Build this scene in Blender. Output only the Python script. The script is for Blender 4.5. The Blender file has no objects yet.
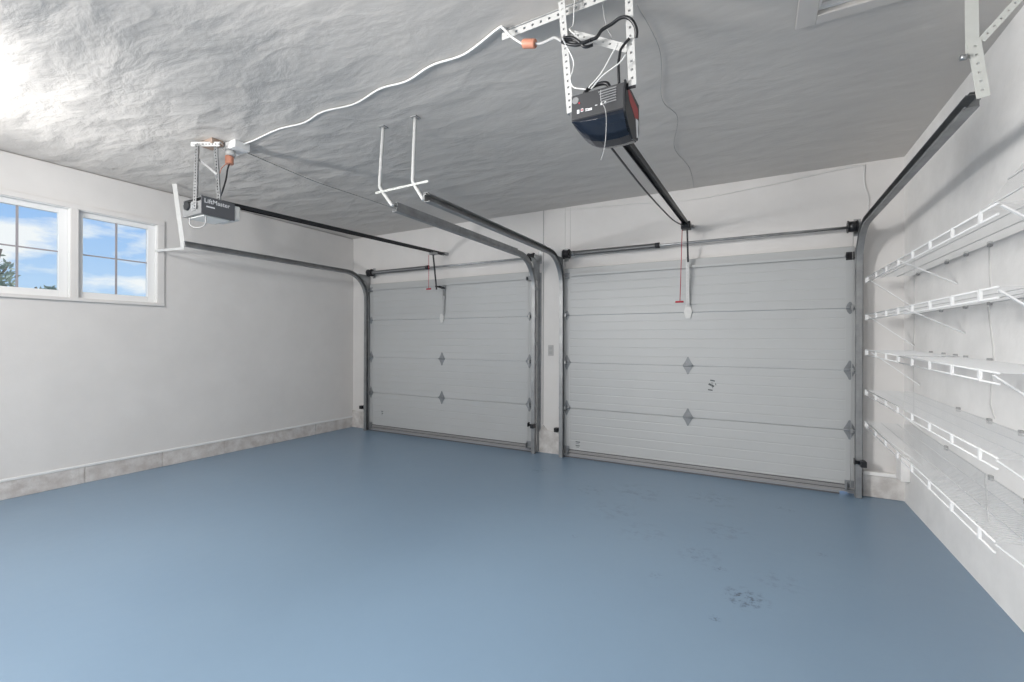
import bpy, bmesh, math, random
from mathutils import Vector, Matrix
R = math.radians
random.seed(7)
scn = bpy.context.scene
C = scn.collection

# ------------------------------------------------------------------ camera
cam_d = bpy.data.cameras.new('camera')
cam = bpy.data.objects.new('camera', cam_d)
C.objects.link(cam)
cam_d.sensor_width = 36.0
cam_d.lens = 450.3 / 1024 * 36.0
cam_d.clip_start = 0.02
cam_d.clip_end = 500
cam.matrix_world = (Matrix.Translation((0, 0, 1.33)) @ Matrix.Rotation(0.5013, 4, 'Z')
                    @ Matrix.Rotation(R(90), 4, 'X') @ Matrix.Rotation(0.0034, 4, 'Z'))
scn.camera = cam

# ------------------------------------------------------------------ view
scn.view_settings.view_transform = 'Standard'
scn.view_settings.look = 'None'
scn.view_settings.gamma = 1.0
scn.view_settings.use_curve_mapping = False
scn.view_settings.exposure = 0.0

# ------------------------------------------------------------------ world: blue sky with clouds
w = bpy.data.worlds.new('sky'); scn.world = w
w.use_nodes = True
nt = w.node_tree; nt.nodes.clear()
def N(tree, t, **kw):
    n = tree.nodes.new(t)
    for k, v in kw.items(): setattr(n, k, v)
    return n
tc = N(nt, 'ShaderNodeTexCoord')
sep = N(nt, 'ShaderNodeSeparateXYZ'); nt.links.new(tc.outputs['Generated'], sep.inputs[0])
mp = N(nt, 'ShaderNodeMapping'); mp.inputs['Scale'].default_value = (1, 1, 3.2); mp.inputs['Location'].default_value = (0.35, 0.1, 0.15)
nt.links.new(tc.outputs['Generated'], mp.inputs[0])
nz = N(nt, 'ShaderNodeTexNoise'); nz.inputs['Scale'].default_value = 5.0; nz.inputs['Detail'].default_value = 7; nz.inputs['Roughness'].default_value = 0.55
nt.links.new(mp.outputs[0], nz.inputs['Vector'])
cr = N(nt, 'ShaderNodeValToRGB'); cr.color_ramp.elements[0].position = 0.49; cr.color_ramp.elements[1].position = 0.60
nt.links.new(nz.outputs['Fac'], cr.inputs[0])
gr = N(nt, 'ShaderNodeValToRGB')
gr.color_ramp.elements[0].position = 0.0; gr.color_ramp.elements[0].color = (0.62, 0.80, 0.98, 1)
gr.color_ramp.elements[1].position = 0.35; gr.color_ramp.elements[1].color = (0.17, 0.42, 0.92, 1)
nt.links.new(sep.outputs['Z'], gr.inputs[0])
mx = N(nt, 'ShaderNodeMixRGB'); mx.inputs[2].default_value = (0.97, 0.98, 1.0, 1)
nt.links.new(cr.outputs[0], mx.inputs[0]); nt.links.new(gr.outputs[0], mx.inputs[1])
bg = N(nt, 'ShaderNodeBackground'); bg.inputs[1].default_value = 1.0
nt.links.new(mx.outputs[0], bg.inputs[0])
wo = N(nt, 'ShaderNodeOutputWorld'); nt.links.new(bg.outputs[0], wo.inputs[0])

# ------------------------------------------------------------------ lights
def light(name, kind, loc, target, energy, color=(1, 1, 1), size=1.0, size_y=None, spot=None, blend=0.6):
    d = bpy.data.lights.new(name, kind); d.energy = energy; d.color = color
    if kind == 'AREA':
        d.shape = 'RECTANGLE'; d.size = size; d.size_y = size_y or size
    elif kind == 'SPOT':
        d.shadow_soft_size = size; d.spot_size = R(spot); d.spot_blend = blend
    elif kind == 'SUN':
        d.angle = R(size)
    o = bpy.data.objects.new(name, d); C.objects.link(o)
    o.location = loc
    o.rotation_euler = (Vector(target) - Vector(loc)).to_track_quat('-Z', 'Y').to_euler()
    return o
light('sun', 'SUN', (3, 8, 12), (0, 0, 0), 4.0, (1, 0.97, 0.92), 0.6)
# photographer's strobe, bounced off the left of the ceiling
light('bounce_strobe', 'SPOT', (-4.4, 0.1, 1.95), (-4.05, 1.45, 2.893), 165, (1.0, 0.995, 0.98), 0.07, spot=130, blend=1.0)
light('side_fill', 'SPOT', (-3.2, -0.4, 2.2), (1.07, 2.8, 1.4), 600, (1.0, 0.985, 0.96), 0.34, spot=88, blend=1.0)  # unseen fill spot, added to brighten the right wall
# unseen fill lights out of frame, added to brighten the room
light('overhead_fill', 'AREA', (-1.2, -1.5, 2.80), (-1.2, -1.2, 0), 25, (1, 0.985, 0.96), 1.6, 0.9)
light('low_fill', 'SPOT', (-1.6, -0.7, 1.95), (-1.9, 1.0, 0.8), 175, (1, 0.985, 0.96), 0.25, spot=165, blend=1.0)  # added wide fill spot, lifts the left wall
light('overhead_fill', 'AREA', (-3.3, -0.2, 2.84), (-3.6, 1.4, 0), 125, (1, 0.985, 0.96), 1.3, 0.9)  # added fill panel above the left of the floor

# ------------------------------------------------------------------ materials
def lin(c): return tuple(((x/255)/12.92 if x/255 <= 0.04045 else ((x/255+0.055)/1.055)**2.4) for x in c)
def mat(name, col, rough=0.6, metal=0.0, var=0.0, vscale=8.0, bump=0.0, bscale=60.0, bdist=0.002, spec=0.5, col2=None):
    m = bpy.data.materials.new(name); m.use_nodes = True
    t = m.node_tree; b = t.nodes['Principled BSDF']
    b.inputs['Base Color'].default_value = (*col, 1); b.inputs['Roughness'].default_value = rough
    b.inputs['Metallic'].default_value = metal; b.inputs['Specular IOR Level'].default_value = spec
    co = N(t, 'ShaderNodeTexCoord')
    if var > 0 or col2:
        n = N(t, 'ShaderNodeTexNoise'); n.inputs['Scale'].default_value = vscale; n.inputs['Detail'].default_value = 6
        n.inputs['Roughness'].default_value = 0.6
        t.links.new(co.outputs['Object'], n.inputs['Vector'])
        r = N(t, 'ShaderNodeValToRGB'); r.color_ramp.elements[0].position = 0.35; r.color_ramp.elements[1].position = 0.68
        c2 = col2 or tuple(x*(1-var) for x in col)
        r.color_ramp.elements[0].color = (*c2, 1); r.color_ramp.elements[1].color = (*col, 1)
        t.links.new(n.outputs['Fac'], r.inputs[0]); t.links.new(r.outputs[0], b.inputs['Base Color'])
    if bump > 0:
        n2 = N(t, 'ShaderNodeTexNoise'); n2.inputs['Scale'].default_value = bscale; n2.inputs['Detail'].default_value = 5
        t.links.new(co.outputs['Object'], n2.inputs['Vector'])
        bp = N(t, 'ShaderNodeBump'); bp.inputs['Strength'].default_value = bump; bp.inputs['Distance'].default_value = bdist
        t.links.new(n2.outputs['Fac'], bp.inputs['Height']); t.links.new(bp.outputs[0], b.inputs['Normal'])
    return m
M = {}
M['wall'] = mat('painted_wall', (0.72, 0.70, 0.685), 0.65, var=0.05, vscale=3, bump=0.25, bscale=35)
M['wall_rough'] = mat('painted_masonry', (0.86, 0.845, 0.83), 0.7, var=0.10, vscale=4, bump=0.5, bscale=14, bdist=0.006)
M['curb'] = mat('painted_curb', (0.72, 0.70, 0.68), 0.75, col2=(0.50, 0.47, 0.45), vscale=9, bump=0.7, bscale=25, bdist=0.008)
M['stone'] = mat('painted_footing', (0.68, 0.66, 0.645), 0.8, col2=(0.50, 0.46, 0.44), vscale=11, bump=0.9, bscale=18, bdist=0.012)
M['trim'] = mat('white_trim', (0.78, 0.78, 0.78), 0.4)
M['vinyl'] = mat('white_vinyl', (0.82, 0.82, 0.82), 0.35)
M['grille'] = mat('window_grille', (0.36, 0.34, 0.36), 0.5)
M['door'] = mat('door_skin', (0.46, 0.468, 0.47), 0.45, var=0.03, vscale=2, bump=0.25, bscale=120, bdist=0.001)
M['galv'] = mat('galvanized_steel', (0.46, 0.47, 0.48), 0.42, metal=0.85, var=0.25, vscale=14)
M['track'] = mat('track_steel', (0.38, 0.385, 0.39), 0.5, metal=0.8, var=0.25, vscale=9)
M['hinge'] = mat('hinge_steel', (0.27, 0.285, 0.30), 0.45, metal=0.25, var=0.2, vscale=20)
M['dark'] = mat('dark_steel', (0.03, 0.03, 0.035), 0.5, metal=0.3)
M['black'] = mat('black_plastic', (0.012, 0.013, 0.016), 0.4)
M['spring'] = mat('spring_steel', (0.24, 0.24, 0.245), 0.5, metal=0.7)
M['seal'] = mat('bottom_rubber', (0.30, 0.31, 0.33), 0.7)
M['alu'] = mat('aluminium', (0.36, 0.355, 0.355), 0.45, metal=0.4)
M['white_steel'] = mat('white_angle_steel', (0.62, 0.62, 0.61), 0.45, var=0.08, vscale=20)
M['cream'] = mat('cream_steel', (0.60, 0.61, 0.58), 0.5, var=0.06, vscale=20)
M['wire_white'] = mat('white_coated_wire', (0.84, 0.84, 0.84), 0.4)
M['deck_wire'] = mat('deck_wire', (0.64, 0.64, 0.64), 0.5)
M['cable'] = mat('white_cable', (0.75, 0.75, 0.74), 0.5)
M['greycable'] = mat('grey_wire', (0.42, 0.42, 0.42), 0.5)
M['copper'] = mat('orange_plug', (0.62, 0.27, 0.18), 0.5)
M['red'] = mat('red_plastic', (0.45, 0.03, 0.05), 0.5)
M['charcoal'] = mat('charcoal_plastic', (0.050, 0.051, 0.055), 0.45)
M['housing'] = mat('housing_side', (0.095, 0.098, 0.108), 0.5)
M['silver'] = mat('silver_chassis', (0.26, 0.265, 0.27), 0.4, metal=0.5)
M['lens'] = mat('milky_lens', (0.72, 0.72, 0.70), 0.35)
M['navy'] = mat('smoked_lens', (0.008, 0.012, 0.022), 0.22)
M['print'] = mat('white_print', (0.70, 0.71, 0.73), 0.6)
M['pale'] = mat('pale_vent', (0.25, 0.255, 0.26), 0.5)
M['mark'] = mat('dark_mark', (0.09, 0.10, 0.105), 0.7)
M['brown'] = mat('stained_wood', (0.34, 0.25, 0.20), 0.7)
M['outlet'] = mat('outlet_grey', (0.42, 0.41, 0.41), 0.5)
M['pale_steel'] = mat('pale_steel', (0.36, 0.37, 0.38), 0.45, metal=0.3, var=0.2, vscale=14)
M['joint'] = mat('joint_grey', (0.63, 0.62, 0.61), 0.7)
M['hatch'] = mat('hatch_paint', (0.60, 0.57, 0.545), 0.5)
M['gasket'] = mat('dark_gasket', (0.10, 0.10, 0.105), 0.6)
M['clip'] = mat('grey_clip', (0.36, 0.36, 0.36), 0.5)
M['leaf'] = mat('leaf', (0.50, 0.55, 0.45), 0.7, var=0.3, vscale=3)
M['bark'] = mat('bark', (0.22, 0.19, 0.16), 0.9, var=0.3)
M['ground'] = mat('outside_ground', (0.42, 0.41, 0.38), 0.9, var=0.2, vscale=2)

# glass
g = bpy.data.materials.new('window_glass'); g.use_nodes = True
t = g.node_tree; t.nodes.clear()
tr = N(t, 'ShaderNodeBsdfTransparent'); gl = N(t, 'ShaderNodeBsdfGlossy'); gl.inputs['Roughness'].default_value = 0.02
tr.inputs[0].default_value = (0.96, 0.98, 0.98, 1)
lw = N(t, 'ShaderNodeFresnel'); lw.inputs[0].default_value = 1.2
ms = N(t, 'ShaderNodeMixShader'); ou = N(t, 'ShaderNodeOutputMaterial')
t.links.new(lw.outputs[0], ms.inputs[0]); t.links.new(tr.outputs[0], ms.inputs[1]); t.links.new(gl.outputs[0], ms.inputs[2]); t.links.new(ms.outputs[0], ou.inputs[0])
M['glass'] = g

# ceiling: trowelled plaster relief
m = mat('trowelled_ceiling', (0.585, 0.557, 0.53), 0.5); t = m.node_tree; b = t.nodes['Principled BSDF']
co = N(t, 'ShaderNodeTexCoord')
mp = N(t, 'ShaderNodeMapping'); mp.inputs['Rotation'].default_value = (0, 0, R(-25)); mp.inputs['Scale'].default_value = (0.60, 1.3, 1.0)
t.links.new(co.outputs['Object'], mp.inputs[0])
dn = N(t, 'ShaderNodeTexNoise'); dn.inputs['Scale'].default_value = 2.0; dn.inputs['Detail'].default_value = 3
t.links.new(mp.outputs[0], dn.inputs['Vector'])
mr = N(t, 'ShaderNodeMixRGB'); mr.blend_type = 'ADD'; mr.inputs[0].default_value = 0.3
t.links.new(mp.outputs[0], mr.inputs[1]); t.links.new(dn.outputs['Color'], mr.inputs[2])
vo = N(t, 'ShaderNodeTexVoronoi'); vo.feature = 'SMOOTH_F1'; vo.inputs['Scale'].default_value = 4.0; vo.inputs['Smoothness'].default_value = 0.12
t.links.new(mr.outputs[0], vo.inputs['Vector'])
n1 = N(t, 'ShaderNodeTexNoise'); n1.inputs['Scale'].default_value = 4.0; n1.inputs['Detail'].default_value = 6; n1.inputs['Roughness'].default_value = 0.5; n1.inputs['Distortion'].default_value = 0.0
t.links.new(mr.outputs[0], n1.inputs['Vector'])
ad = N(t, 'ShaderNodeMath', operation='MULTIPLY_ADD'); ad.inputs[1].default_value = 1.9
t.links.new(n1.outputs['Fac'], ad.inputs[0]); t.links.new(vo.outputs['Distance'], ad.inputs[2])
bp = N(t, 'ShaderNodeBump'); sx_ = N(t, 'ShaderNodeSeparateXYZ'); t.links.new(co.outputs['Object'], sx_.inputs[0]); rm = N(t, 'ShaderNodeMapRange'); rm.inputs['From Min'].default_value = -3.6; rm.inputs['From Max'].default_value = -1.2; rm.inputs['To Min'].default_value = 0.62; rm.inputs['To Max'].default_value = 0.17; t.links.new(sx_.outputs['X'], rm.inputs['Value']); t.links.new(rm.outputs[0], bp.inputs['Strength']); bp.inputs['Distance'].default_value = 0.028
t.links.new(ad.outputs[0], bp.inputs['Height']); t.links.new(bp.outputs[0], b.inputs['Normal'])
M['ceiling'] = m

# floor: blue painted concrete with scuffs
m = mat('blue_floor_paint', (0.19, 0.30, 0.415), 0.36, spec=0.6); t = m.node_tree; b = t.nodes['Principled BSDF']
co = N(t, 'ShaderNodeTexCoord')
n1 = N(t, 'ShaderNodeTexNoise'); n1.inputs['Scale'].default_value = 0.9; n1.inputs['Detail'].default_value = 5
t.links.new(co.outputs['Object'], n1.inputs['Vector'])
r1 = N(t, 'ShaderNodeValToRGB'); r1.color_ramp.elements[0].position = 0.35; r1.color_ramp.elements[1].position = 0.7
r1.color_ramp.elements[0].color = (0.190, 0.277, 0.378, 1); r1.color_ramp.elements[1].color = (0.205, 0.295, 0.396, 1)
t.links.new(n1.outputs['Fac'], r1.inputs[0])
last = r1.outputs[0]
# scuff marks: (x, y, radius, strength)
for (sx, sy, sr, ss) in [(-0.06, 2.63, 0.13, 1.0), (-0.03, 2.64, 0.05, 1.0), (-0.18, 2.37, 0.035, 0.8), (-0.51, 2.64, 0.05, 0.4), (-0.32, 3.03, 0.16, 0.35),
                         (0.15, 4.20, 0.04, 0.8), (0.22, 4.16, 0.04, 0.8), (-1.97, 4.21, 0.12, 0.4), (-1.32, 3.87, 0.16, 0.35), (-0.92, 4.03, 0.30, 0.3),
                         (-0.35, 4.15, 0.25, 0.3), (-1.0, 3.5, 0.25, 0.25), (-0.2, 3.5, 0.2, 0.3), (0.1, 2.9, 0.15, 0.25), (-0.7, 3.2, 0.2, 0.25), (-0.2, 2.9, 0.05, 0.6), (-1.1, 2.9, 0.03, 0.6), (0.35, 3.4, 0.04, 0.5)]:
    vm = N(t, 'ShaderNodeVectorMath', operation='DISTANCE'); vm.inputs[1].default_value = (sx, sy, 0)
    t.links.new(co.outputs['Object'], vm.inputs[0])
    f = N(t, 'ShaderNodeMapRange'); f.inputs['From Min'].default_value = sr; f.inputs['From Max'].default_value = sr*0.3
    t.links.new(vm.outputs['Value'], f.inputs['Value'])
    n = N(t, 'ShaderNodeTexNoise'); n.inputs['Scale'].default_value = 3.2/max(sr, 0.06); n.inputs['Detail'].default_value = 6; n.inputs['Roughness'].default_value = 0.7
    t.links.new(co.outputs['Object'], n.inputs['Vector'])
    f2 = N(t, 'ShaderNodeMapRange'); f2.inputs['From Min'].default_value = 0.50; f2.inputs['From Max'].default_value = 0.62
    t.links.new(n.outputs['Fac'], f2.inputs['Value'])
    mu = N(t, 'ShaderNodeMath', operation='MULTIPLY'); t.links.new(f.outputs[0], mu.inputs[0]); t.links.new(f2.outputs[0], mu.inputs[1])
    mu2 = N(t, 'ShaderNodeMath', operation='MULTIPLY'); mu2.inputs[1].default_value = ss; t.links.new(mu.outputs[0], mu2.inputs[0])
    mm = N(t, 'ShaderNodeMixRGB'); mm.inputs[2].default_value = (0.045, 0.07, 0.10, 1)
    t.links.new(mu2.outputs[0], mm.inputs[0]); t.links.new(last, mm.inputs[1]); last = mm.outputs[0]
t.links.new(last, b.inputs['Base Color'])
n3 = N(t, 'ShaderNodeTexNoise'); n3.inputs['Scale'].default_value = 7; n3.inputs['Detail'].default_value = 5
t.links.new(co.outputs['Object'], n3.inputs['Vector'])
bp = N(t, 'ShaderNodeBump'); bp.inputs['Strength'].default_value = 0.25; bp.inputs['Distance'].default_value = 0.006
t.links.new(n3.outputs['Fac'], bp.inputs['Height']); t.links.new(bp.outputs[0], b.inputs['Normal'])
M['floor'] = m

# ------------------------------------------------------------------ mesh helpers (world coordinates)
class MB:
    def __init__(s): s.v = []; s.f = []; s.smooth = []
    def add(s, vs, fs, smooth=False):
        o = len(s.v); s.v += [tuple(v) for v in vs]; s.f += [tuple(i+o for i in f) for f in fs]; s.smooth += [smooth]*len(fs)
        return s
    def box(s, x0, x1, y0, y1, z0, z1):
        return s.add([(x0,y0,z0),(x1,y0,z0),(x1,y1,z0),(x0,y1,z0),(x0,y0,z1),(x1,y0,z1),(x1,y1,z1),(x0,y1,z1)],
                     [(0,3,2,1),(4,5,6,7),(0,1,5,4),(1,2,6,5),(2,3,7,6),(3,0,4,7)])
    def bar(s, p0, p1, wdir, w, th):          # rectangular bar between two points
        p0, p1 = Vector(p0), Vector(p1); a = (p1-p0).normalized(); u = Vector(wdir); u = (u-a*u.dot(a)).normalized(); n = a.cross(u)
        vs = []
        for p in (p0, p1):
            for i, j in ((-1,-1),(1,-1),(1,1),(-1,1)): vs.append(p+u*(i*w/2)+n*(j*th/2))
        return s.add(vs, [(3,2,1,0),(4,5,6,7),(0,1,5,4),(1,2,6,5),(2,3,7,6),(3,0,4,7)])
    def tube(s, pts, r, n=8, smooth_path=0):
        pts = [Vector(p) for p in pts]
        if smooth_path: pts = catmull(pts, smooth_path)
        rings = []; up = None
        for i, p in enumerate(pts):
            tg = (pts[min(i+1, len(pts)-1)]-pts[max(i-1, 0)]).normalized()
            if up is None:
                up = Vector((0,0,1)) if abs(tg.z) < 0.9 else Vector((1,0,0))
            up = (up-tg*up.dot(tg)); up = up.normalized() if up.length > 1e-6 else tg.orthogonal().normalized()
            sd = tg.cross(up)
            rings.append([p+(up*math.cos(2*math.pi*k/n)+sd*math.sin(2*math.pi*k/n))*r for k in range(n)])
        vs = [v for rg in rings for v in rg]; fs = []
        for i in range(len(rings)-1):
            for k in range(n):
                k2 = (k+1) % n
                fs.append((i*n+k, i*n+k2, (i+1)*n+k2, (i+1)*n+k))
        s.add(vs, fs, True)
        o = len(s.v)-len(vs)
        s.f.append(tuple(o+k for k in range(n))[::-1]); s.smooth.append(False)
        s.f.append(tuple(o+(len(rings)-1)*n+k for k in range(n))); s.smooth.append(False)
        return s
    def cyl(s, p0, p1, r, n=16): return s.tube([p0, p1], r, n)
    def prism(s, poly, axis, a0, a1):          # polygon in the plane across `axis`, extruded a0..a1
        n = len(poly)
        def P(q, a): return (a, q[0], q[1]) if axis == 'x' else ((q[0], a, q[1]) if axis == 'y' else (q[0], q[1], a))
        vs = [P(q, a0) for q in poly]+[P(q, a1) for q in poly]
        fs = [tuple(range(n))[::-1], tuple(range(n, 2*n))]+[(i, (i+1) % n, n+(i+1) % n, n+i) for i in range(n)]
        return s.add(vs, fs)
    def ladder(s, p0, p1, wdir, w, th, pitch=0.025, hole=0.009):   # perforated flat strip, real holes
        p0, p1 = Vector(p0), Vector(p1); a = (p1-p0); L = a.length; a.normalize()
        u = Vector(wdir); u = (u-a*u.dot(a)).normalized(); rw = (w-hole)/2
        s.bar(p0-u*(w/2-rw/2), p1-u*(w/2-rw/2), u, rw, th); s.bar(p0+u*(w/2-rw/2), p1+u*(w/2-rw/2), u, rw, th)
        k = 0.0; first = True
        while k < L:
            l = pitch-hole
            e = min(k+l, L)
            s.bar(p0+a*k, p0+a*e, u, hole, th); k += pitch
        return s
    def build(s, name, m, parent=None, bevel=0.0, seg=2):
        me = bpy.data.meshes.new(name)
        off = Vector((0,0,0)); p = parent
        while p is not None: off = off+Vector(p.location); p = p.parent
        me.from_pydata([tuple(Vector(v)-off) for v in s.v], [], s.f)
        me.materials.append(m)
        for pl, sm in zip(me.polygons, s.smooth): pl.use_smooth = sm
        bm = bmesh.new(); bm.from_mesh(me); bmesh.ops.recalc_face_normals(bm, faces=bm.faces)
        bm.to_mesh(me); bm.free()
        o = bpy.data.objects.new(name, me); C.objects.link(o); o.parent = parent
        if bevel:
            b = o.modifiers.new('bevel', 'BEVEL'); b.width = bevel; b.segments = seg; b.limit_method = 'ANGLE'; b.angle_limit = R(40)
        return o
def catmull(P, n):
    out = []
    for i in range(len(P)-1):
        a = P[max(i-1,0)]; b = P[i]; c = P[i+1]; d = P[min(i+2, len(P)-1)]
        for k in range(n):
            t = k/n
            out.append(0.5*((2*b)+(c-a)*t+(2*a-5*b+4*c-d)*t*t+(3*b-a-3*c+d)*t**3))
    out.append(P[-1]); return out
def tag(o, label=None, cat=None, group=None, kind=None):
    if label: o['label'] = label
    if cat: o['category'] = cat
    if group: o['group'] = group
    if kind: o['kind'] = kind
    return o
def thing(name, label, cat, loc, group=None, kind=None):
    o = bpy.data.objects.new(name, None); C.objects.link(o); o.location = loc; o.empty_display_size = 0.1
    return tag(o, label, cat, group, kind)
def struct(name, mb, m, bevel=0.0):
    return tag(mb.build(name, m, None, bevel), kind='structure')
def copy_tree(o, parent=None):
    c = o.copy(); C.objects.link(c); c.parent = parent
    if parent is not None: c.matrix_parent_inverse = o.matrix_parent_inverse.copy()
    for ch in list(o.children): copy_tree(ch, c)
    return c

# ================================================================== ROOM
XL, XR, YF, YB, H = -5.48, 1.071, 4.908, -3.2, 2.893
T = 0.16
struct('floor', MB().box(XL-0.02, XR+T, YB, YF+T, -0.15, 0), M['floor'])
# ceiling with the hatch opening
HX0, HX1, HY0, HY1 = 0.235, 0.95, 1.75, 2.575
cb = MB()
cb.box(XL-T, HX0, YB-T, YF+T, H, H+0.15); cb.box(HX1, XR+T, YB-T, YF+T, H, H+0.15)
cb.box(HX0, HX1, YB-T, HY0, H, H+0.15); cb.box(HX0, HX1, HY1, YF+T, H, H+0.15)
struct('ceiling', cb, M['ceiling'])
# left wall with two windows (three in the row, the third outside the picture)
WZ0, WZ1 = 1.712, 2.522
wins = [(1.708, 2.328), (1.032, 1.655)]
wl = MB()
WO = XL-T
wl.box(WO, XL, YB-T, YF+T, 0.155, WZ0); wl.box(WO, XL, YB-T, YF+T, WZ1, H-0.010); wl.box(WO, XL-0.022, YB-T, YF+T, H-0.010, H)
wl.box(WO, XL, 2.328, YF+T, WZ0, WZ1); wl.box(WO, XL, 1.655, 1.708, WZ0, WZ1); wl.box(WO, XL, YB-T, 1.032, WZ0, WZ1)
struct('wall_left', wl, M['wall'])
struct('wall_back', MB().box(XL-T, XR+T, YB-T, YB, 0, H), M['wall'])
struct('wall_right', MB().box(XR, XR+T, YB-T, YF+T, 0, H), M['wall_rough'])
# front wall with two door openings
D1 = (-5.02, -2.42); D2 = (-1.92, 0.69); DZ = 2.13
wf = MB()
wf.box(XL-T, D1[0], YF, YF+T, 0, DZ); wf.box(D1[1], D2[0], YF, YF+T, 0, DZ); wf.box(D2[1], XR+T, YF, YF+T, 0, DZ)
wf.box(XL-T, XR+T, YF, YF+T, DZ, H)
struct('wall_front', wf, M['wall'])
# masonry footing strip under the left wall (a row of painted blocks)
def blocks(name, fixed, a0, a1, z0, z1, L, m, axis):
    mb = MB(); a = a0; i = 0
    while a < a1-0.01:
        e = min(a+L, a1); j = 0.003
        if axis == 'y': mb.box(XL-T, fixed+random.uniform(-0.003, 0.003), a+j, e-j, z0, z1)
        a = e
    return mb
fb = blocks('x', XL+0.006, YB, YF, 0.0, 0.15, 0.62, None, 'y')
fb.box(XL-T, XL-0.004, YB, YF, 0, 0.155)
struct('baseboard_left', fb, M['stone'], 0.004)
struct('trim_1', MB().box(XL-0.02, XL+0.010, YB, YF, 0.150, 0.172), M['trim'], 0.004)
# rough bits at the foot of the front wall
struct('baseboard_front', MB().prism([(D1[1]+0.075, 0), (D2[0]-0.07, 0), (D2[0]-0.07, 0.30), (-2.10, 0.26), (-2.20, 0.27), (-2.26, 0.33), (D1[1]+0.09, 0.20)], 'y', YF-0.018, YF+0.01), M['curb'], 0.004)
struct('trim_2', MB().prism([(XL, 0), (-5.15, 0), (-5.15, 0.27), (-5.3, 0.25), (XL, 0.26)], 'y', YF-0.016, YF+0.01), M['curb'], 0.004)
cu = MB().prism([(0.79, 0), (XR+0.01, 0), (XR+0.01, 0.185), (0.79, 0.19)], 'y', YF-0.035, YF+0.01)
struct('trim_3', cu, M['curb'], 0.008)
struct('trim_4', MB().box(0.79, XR, YF-0.05, YF, 0.19, 0.222), M['wall_rough'], 0.006)
struct('trim_5', MB().box(1.01, XR, YF-0.20, YF-0.04, 0.20, 0.40), M['wall_rough'], 0.008)
# vertical joints of the front wall
struct('trim_6', MB().box(-2.268, -2.259, YF-0.004, YF+0.01, 0.33, H), M['outlet'])
struct('trim_7', MB().box(-1.990, -1.984, YF-0.003, YF+0.01, 2.33, H), M['joint'])
struct('trim_8', MB().box(-1.925, -1.919, YF-0.003, YF+0.01, 2.40, H), M['joint'])
# door stop moulding round each garage opening
# cracks: shallow joints on the right wall
jb = MB()
def joint(mb, pts, wd, x=XR-0.0015):
    for a, b in zip(pts, pts[1:]): mb.bar((x, a[0], a[1]), (x, b[0], b[1]), (0,1,0), wd, 0.003)
joint(jb, [(3.31, 1.87), (3.30, 1.68), (3.28, 1.55)], 0.012)
joint(jb, [(3.32, 1.52), (3.26, 1.30), (3.25, 1.24), (3.27, 1.20)], 0.012)
joint(jb, [(3.27, 1.17), (3.29, 1.0), (3.24, 0.94)], 0.014)
joint(jb, [(3.35, 0.62), (3.33, 0.50), (3.31, 0.38)], 0.012)
joint(jb, [(4.62, 2.02), (4.61, 1.60), (4.63, 1.20), (4.62, 0.70)], 0.014)
struct('trim_9', jb, M['joint'])
# window casing
cs = MB()
cs.box(XL, XL+0.016, 2.328, 2.388, 1.712, 2.522); cs.box(XL, XL+0.016, 1.655, 1.708, 1.712, 2.522); cs.box(XL, XL+0.016, 0.97, 1.032, 1.712, 2.522)
cs.box(XL, XL+0.016, 0.97, 2.388, 2.5225, 2.567); cs.box(XL, XL+0.022, 0.97, 2.388, 1.680, 1.7115)
struct('trim_10', cs, M['wall'], 0.002)
for i, (a, b) in enumerate(wins):
    r = thing('window_%d' % (i+1), None, None, (XL-0.10, (a+b)/2, WZ0), kind='structure')
    lin_ = MB()   # reveal lining
    lin_.box(WO, XL, a, a+0.006, WZ0, WZ1); lin_.box(WO, XL, b-0.006, b, WZ0, WZ1); lin_.box(WO, XL, a+0.006, b-0.006, WZ0, WZ0+0.006); lin_.box(WO, XL, a+0.006, b-0.006, WZ1-0.006, WZ1)
    lin_.build('reveal_lining', M['vinyl'], r)
    x0, x1 = XL-0.085, XL-0.04
    fr = MB(); fw = 0.048
    fr.box(x0, x1, a+0.006, a+fw, WZ0+0.006, WZ1-0.006); fr.box(x0, x1, b-fw-0.018, b-0.006, WZ0+0.006, WZ1-0.006)
    fr.box(x0, x1, a+fw, b-fw-0.018, WZ0+0.006, WZ0+0.062); fr.box(x0, x1, a+fw, b-fw-0.018, WZ1-0.052, WZ1-0.006)
    fr.build('sash_frame', M['vinyl'], r, 0.003)
    ca, cb_ = a+fw, b-fw-0.018
    MB().box(x0+0.018, x0+0.022, ca-0.005, cb_+0.005, WZ0+0.055, WZ1-0.045).build('pane', M['glass'], r)
    cy, cz = (ca+cb_)/2, (WZ0+WZ1)/2+0.005
    mu = MB(); mu.box(x0+0.023, x0+0.031, cy-0.008, cy+0.008, WZ0+0.06, WZ1-0.05); mu.box(x0+0.0231, x0+0.0309, ca, cb_, cz-0.006, cz+0.006)
    mu.build('grille', M['grille'], r)
# attic hatch
r = thing('attic_hatch', 'white framed attic hatch set into the grey ceiling', 'hatch', (0.59, 2.16, H))
fr = MB()
for (x0, x1, y0, y1) in ((0.154, HX0+0.004, 1.67, 2.64), (HX1-0.004, 1.03, 1.67, 2.64)): fr.box(x0, x1, y0, y1, H-0.014, H)
fr.box(HX0+0.004, HX1-0.004, HY1-0.004, 2.64, H-0.014, H); fr.box(HX0+0.004, HX1-0.004, 1.67, HY0+0.004, H-0.014, H)
fr.build('frame', M['hatch'], r, 0.004)
MB().box(HX0+0.002, HX1-0.002, HY0+0.002, HY1-0.002, H+0.035, H+0.055).build('panel', M['hatch'], r)
st = MB(); st.box(HX0+0.002, HX1-0.002, HY1-0.018, HY1-0.002, H+0.012, H+0.034); st.box(HX0+0.002, HX0+0.018, HY0+0.02, HY1-0.02, H+0.012, H+0.034)
st.build('stop_moulding', M['trim'], r)

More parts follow.
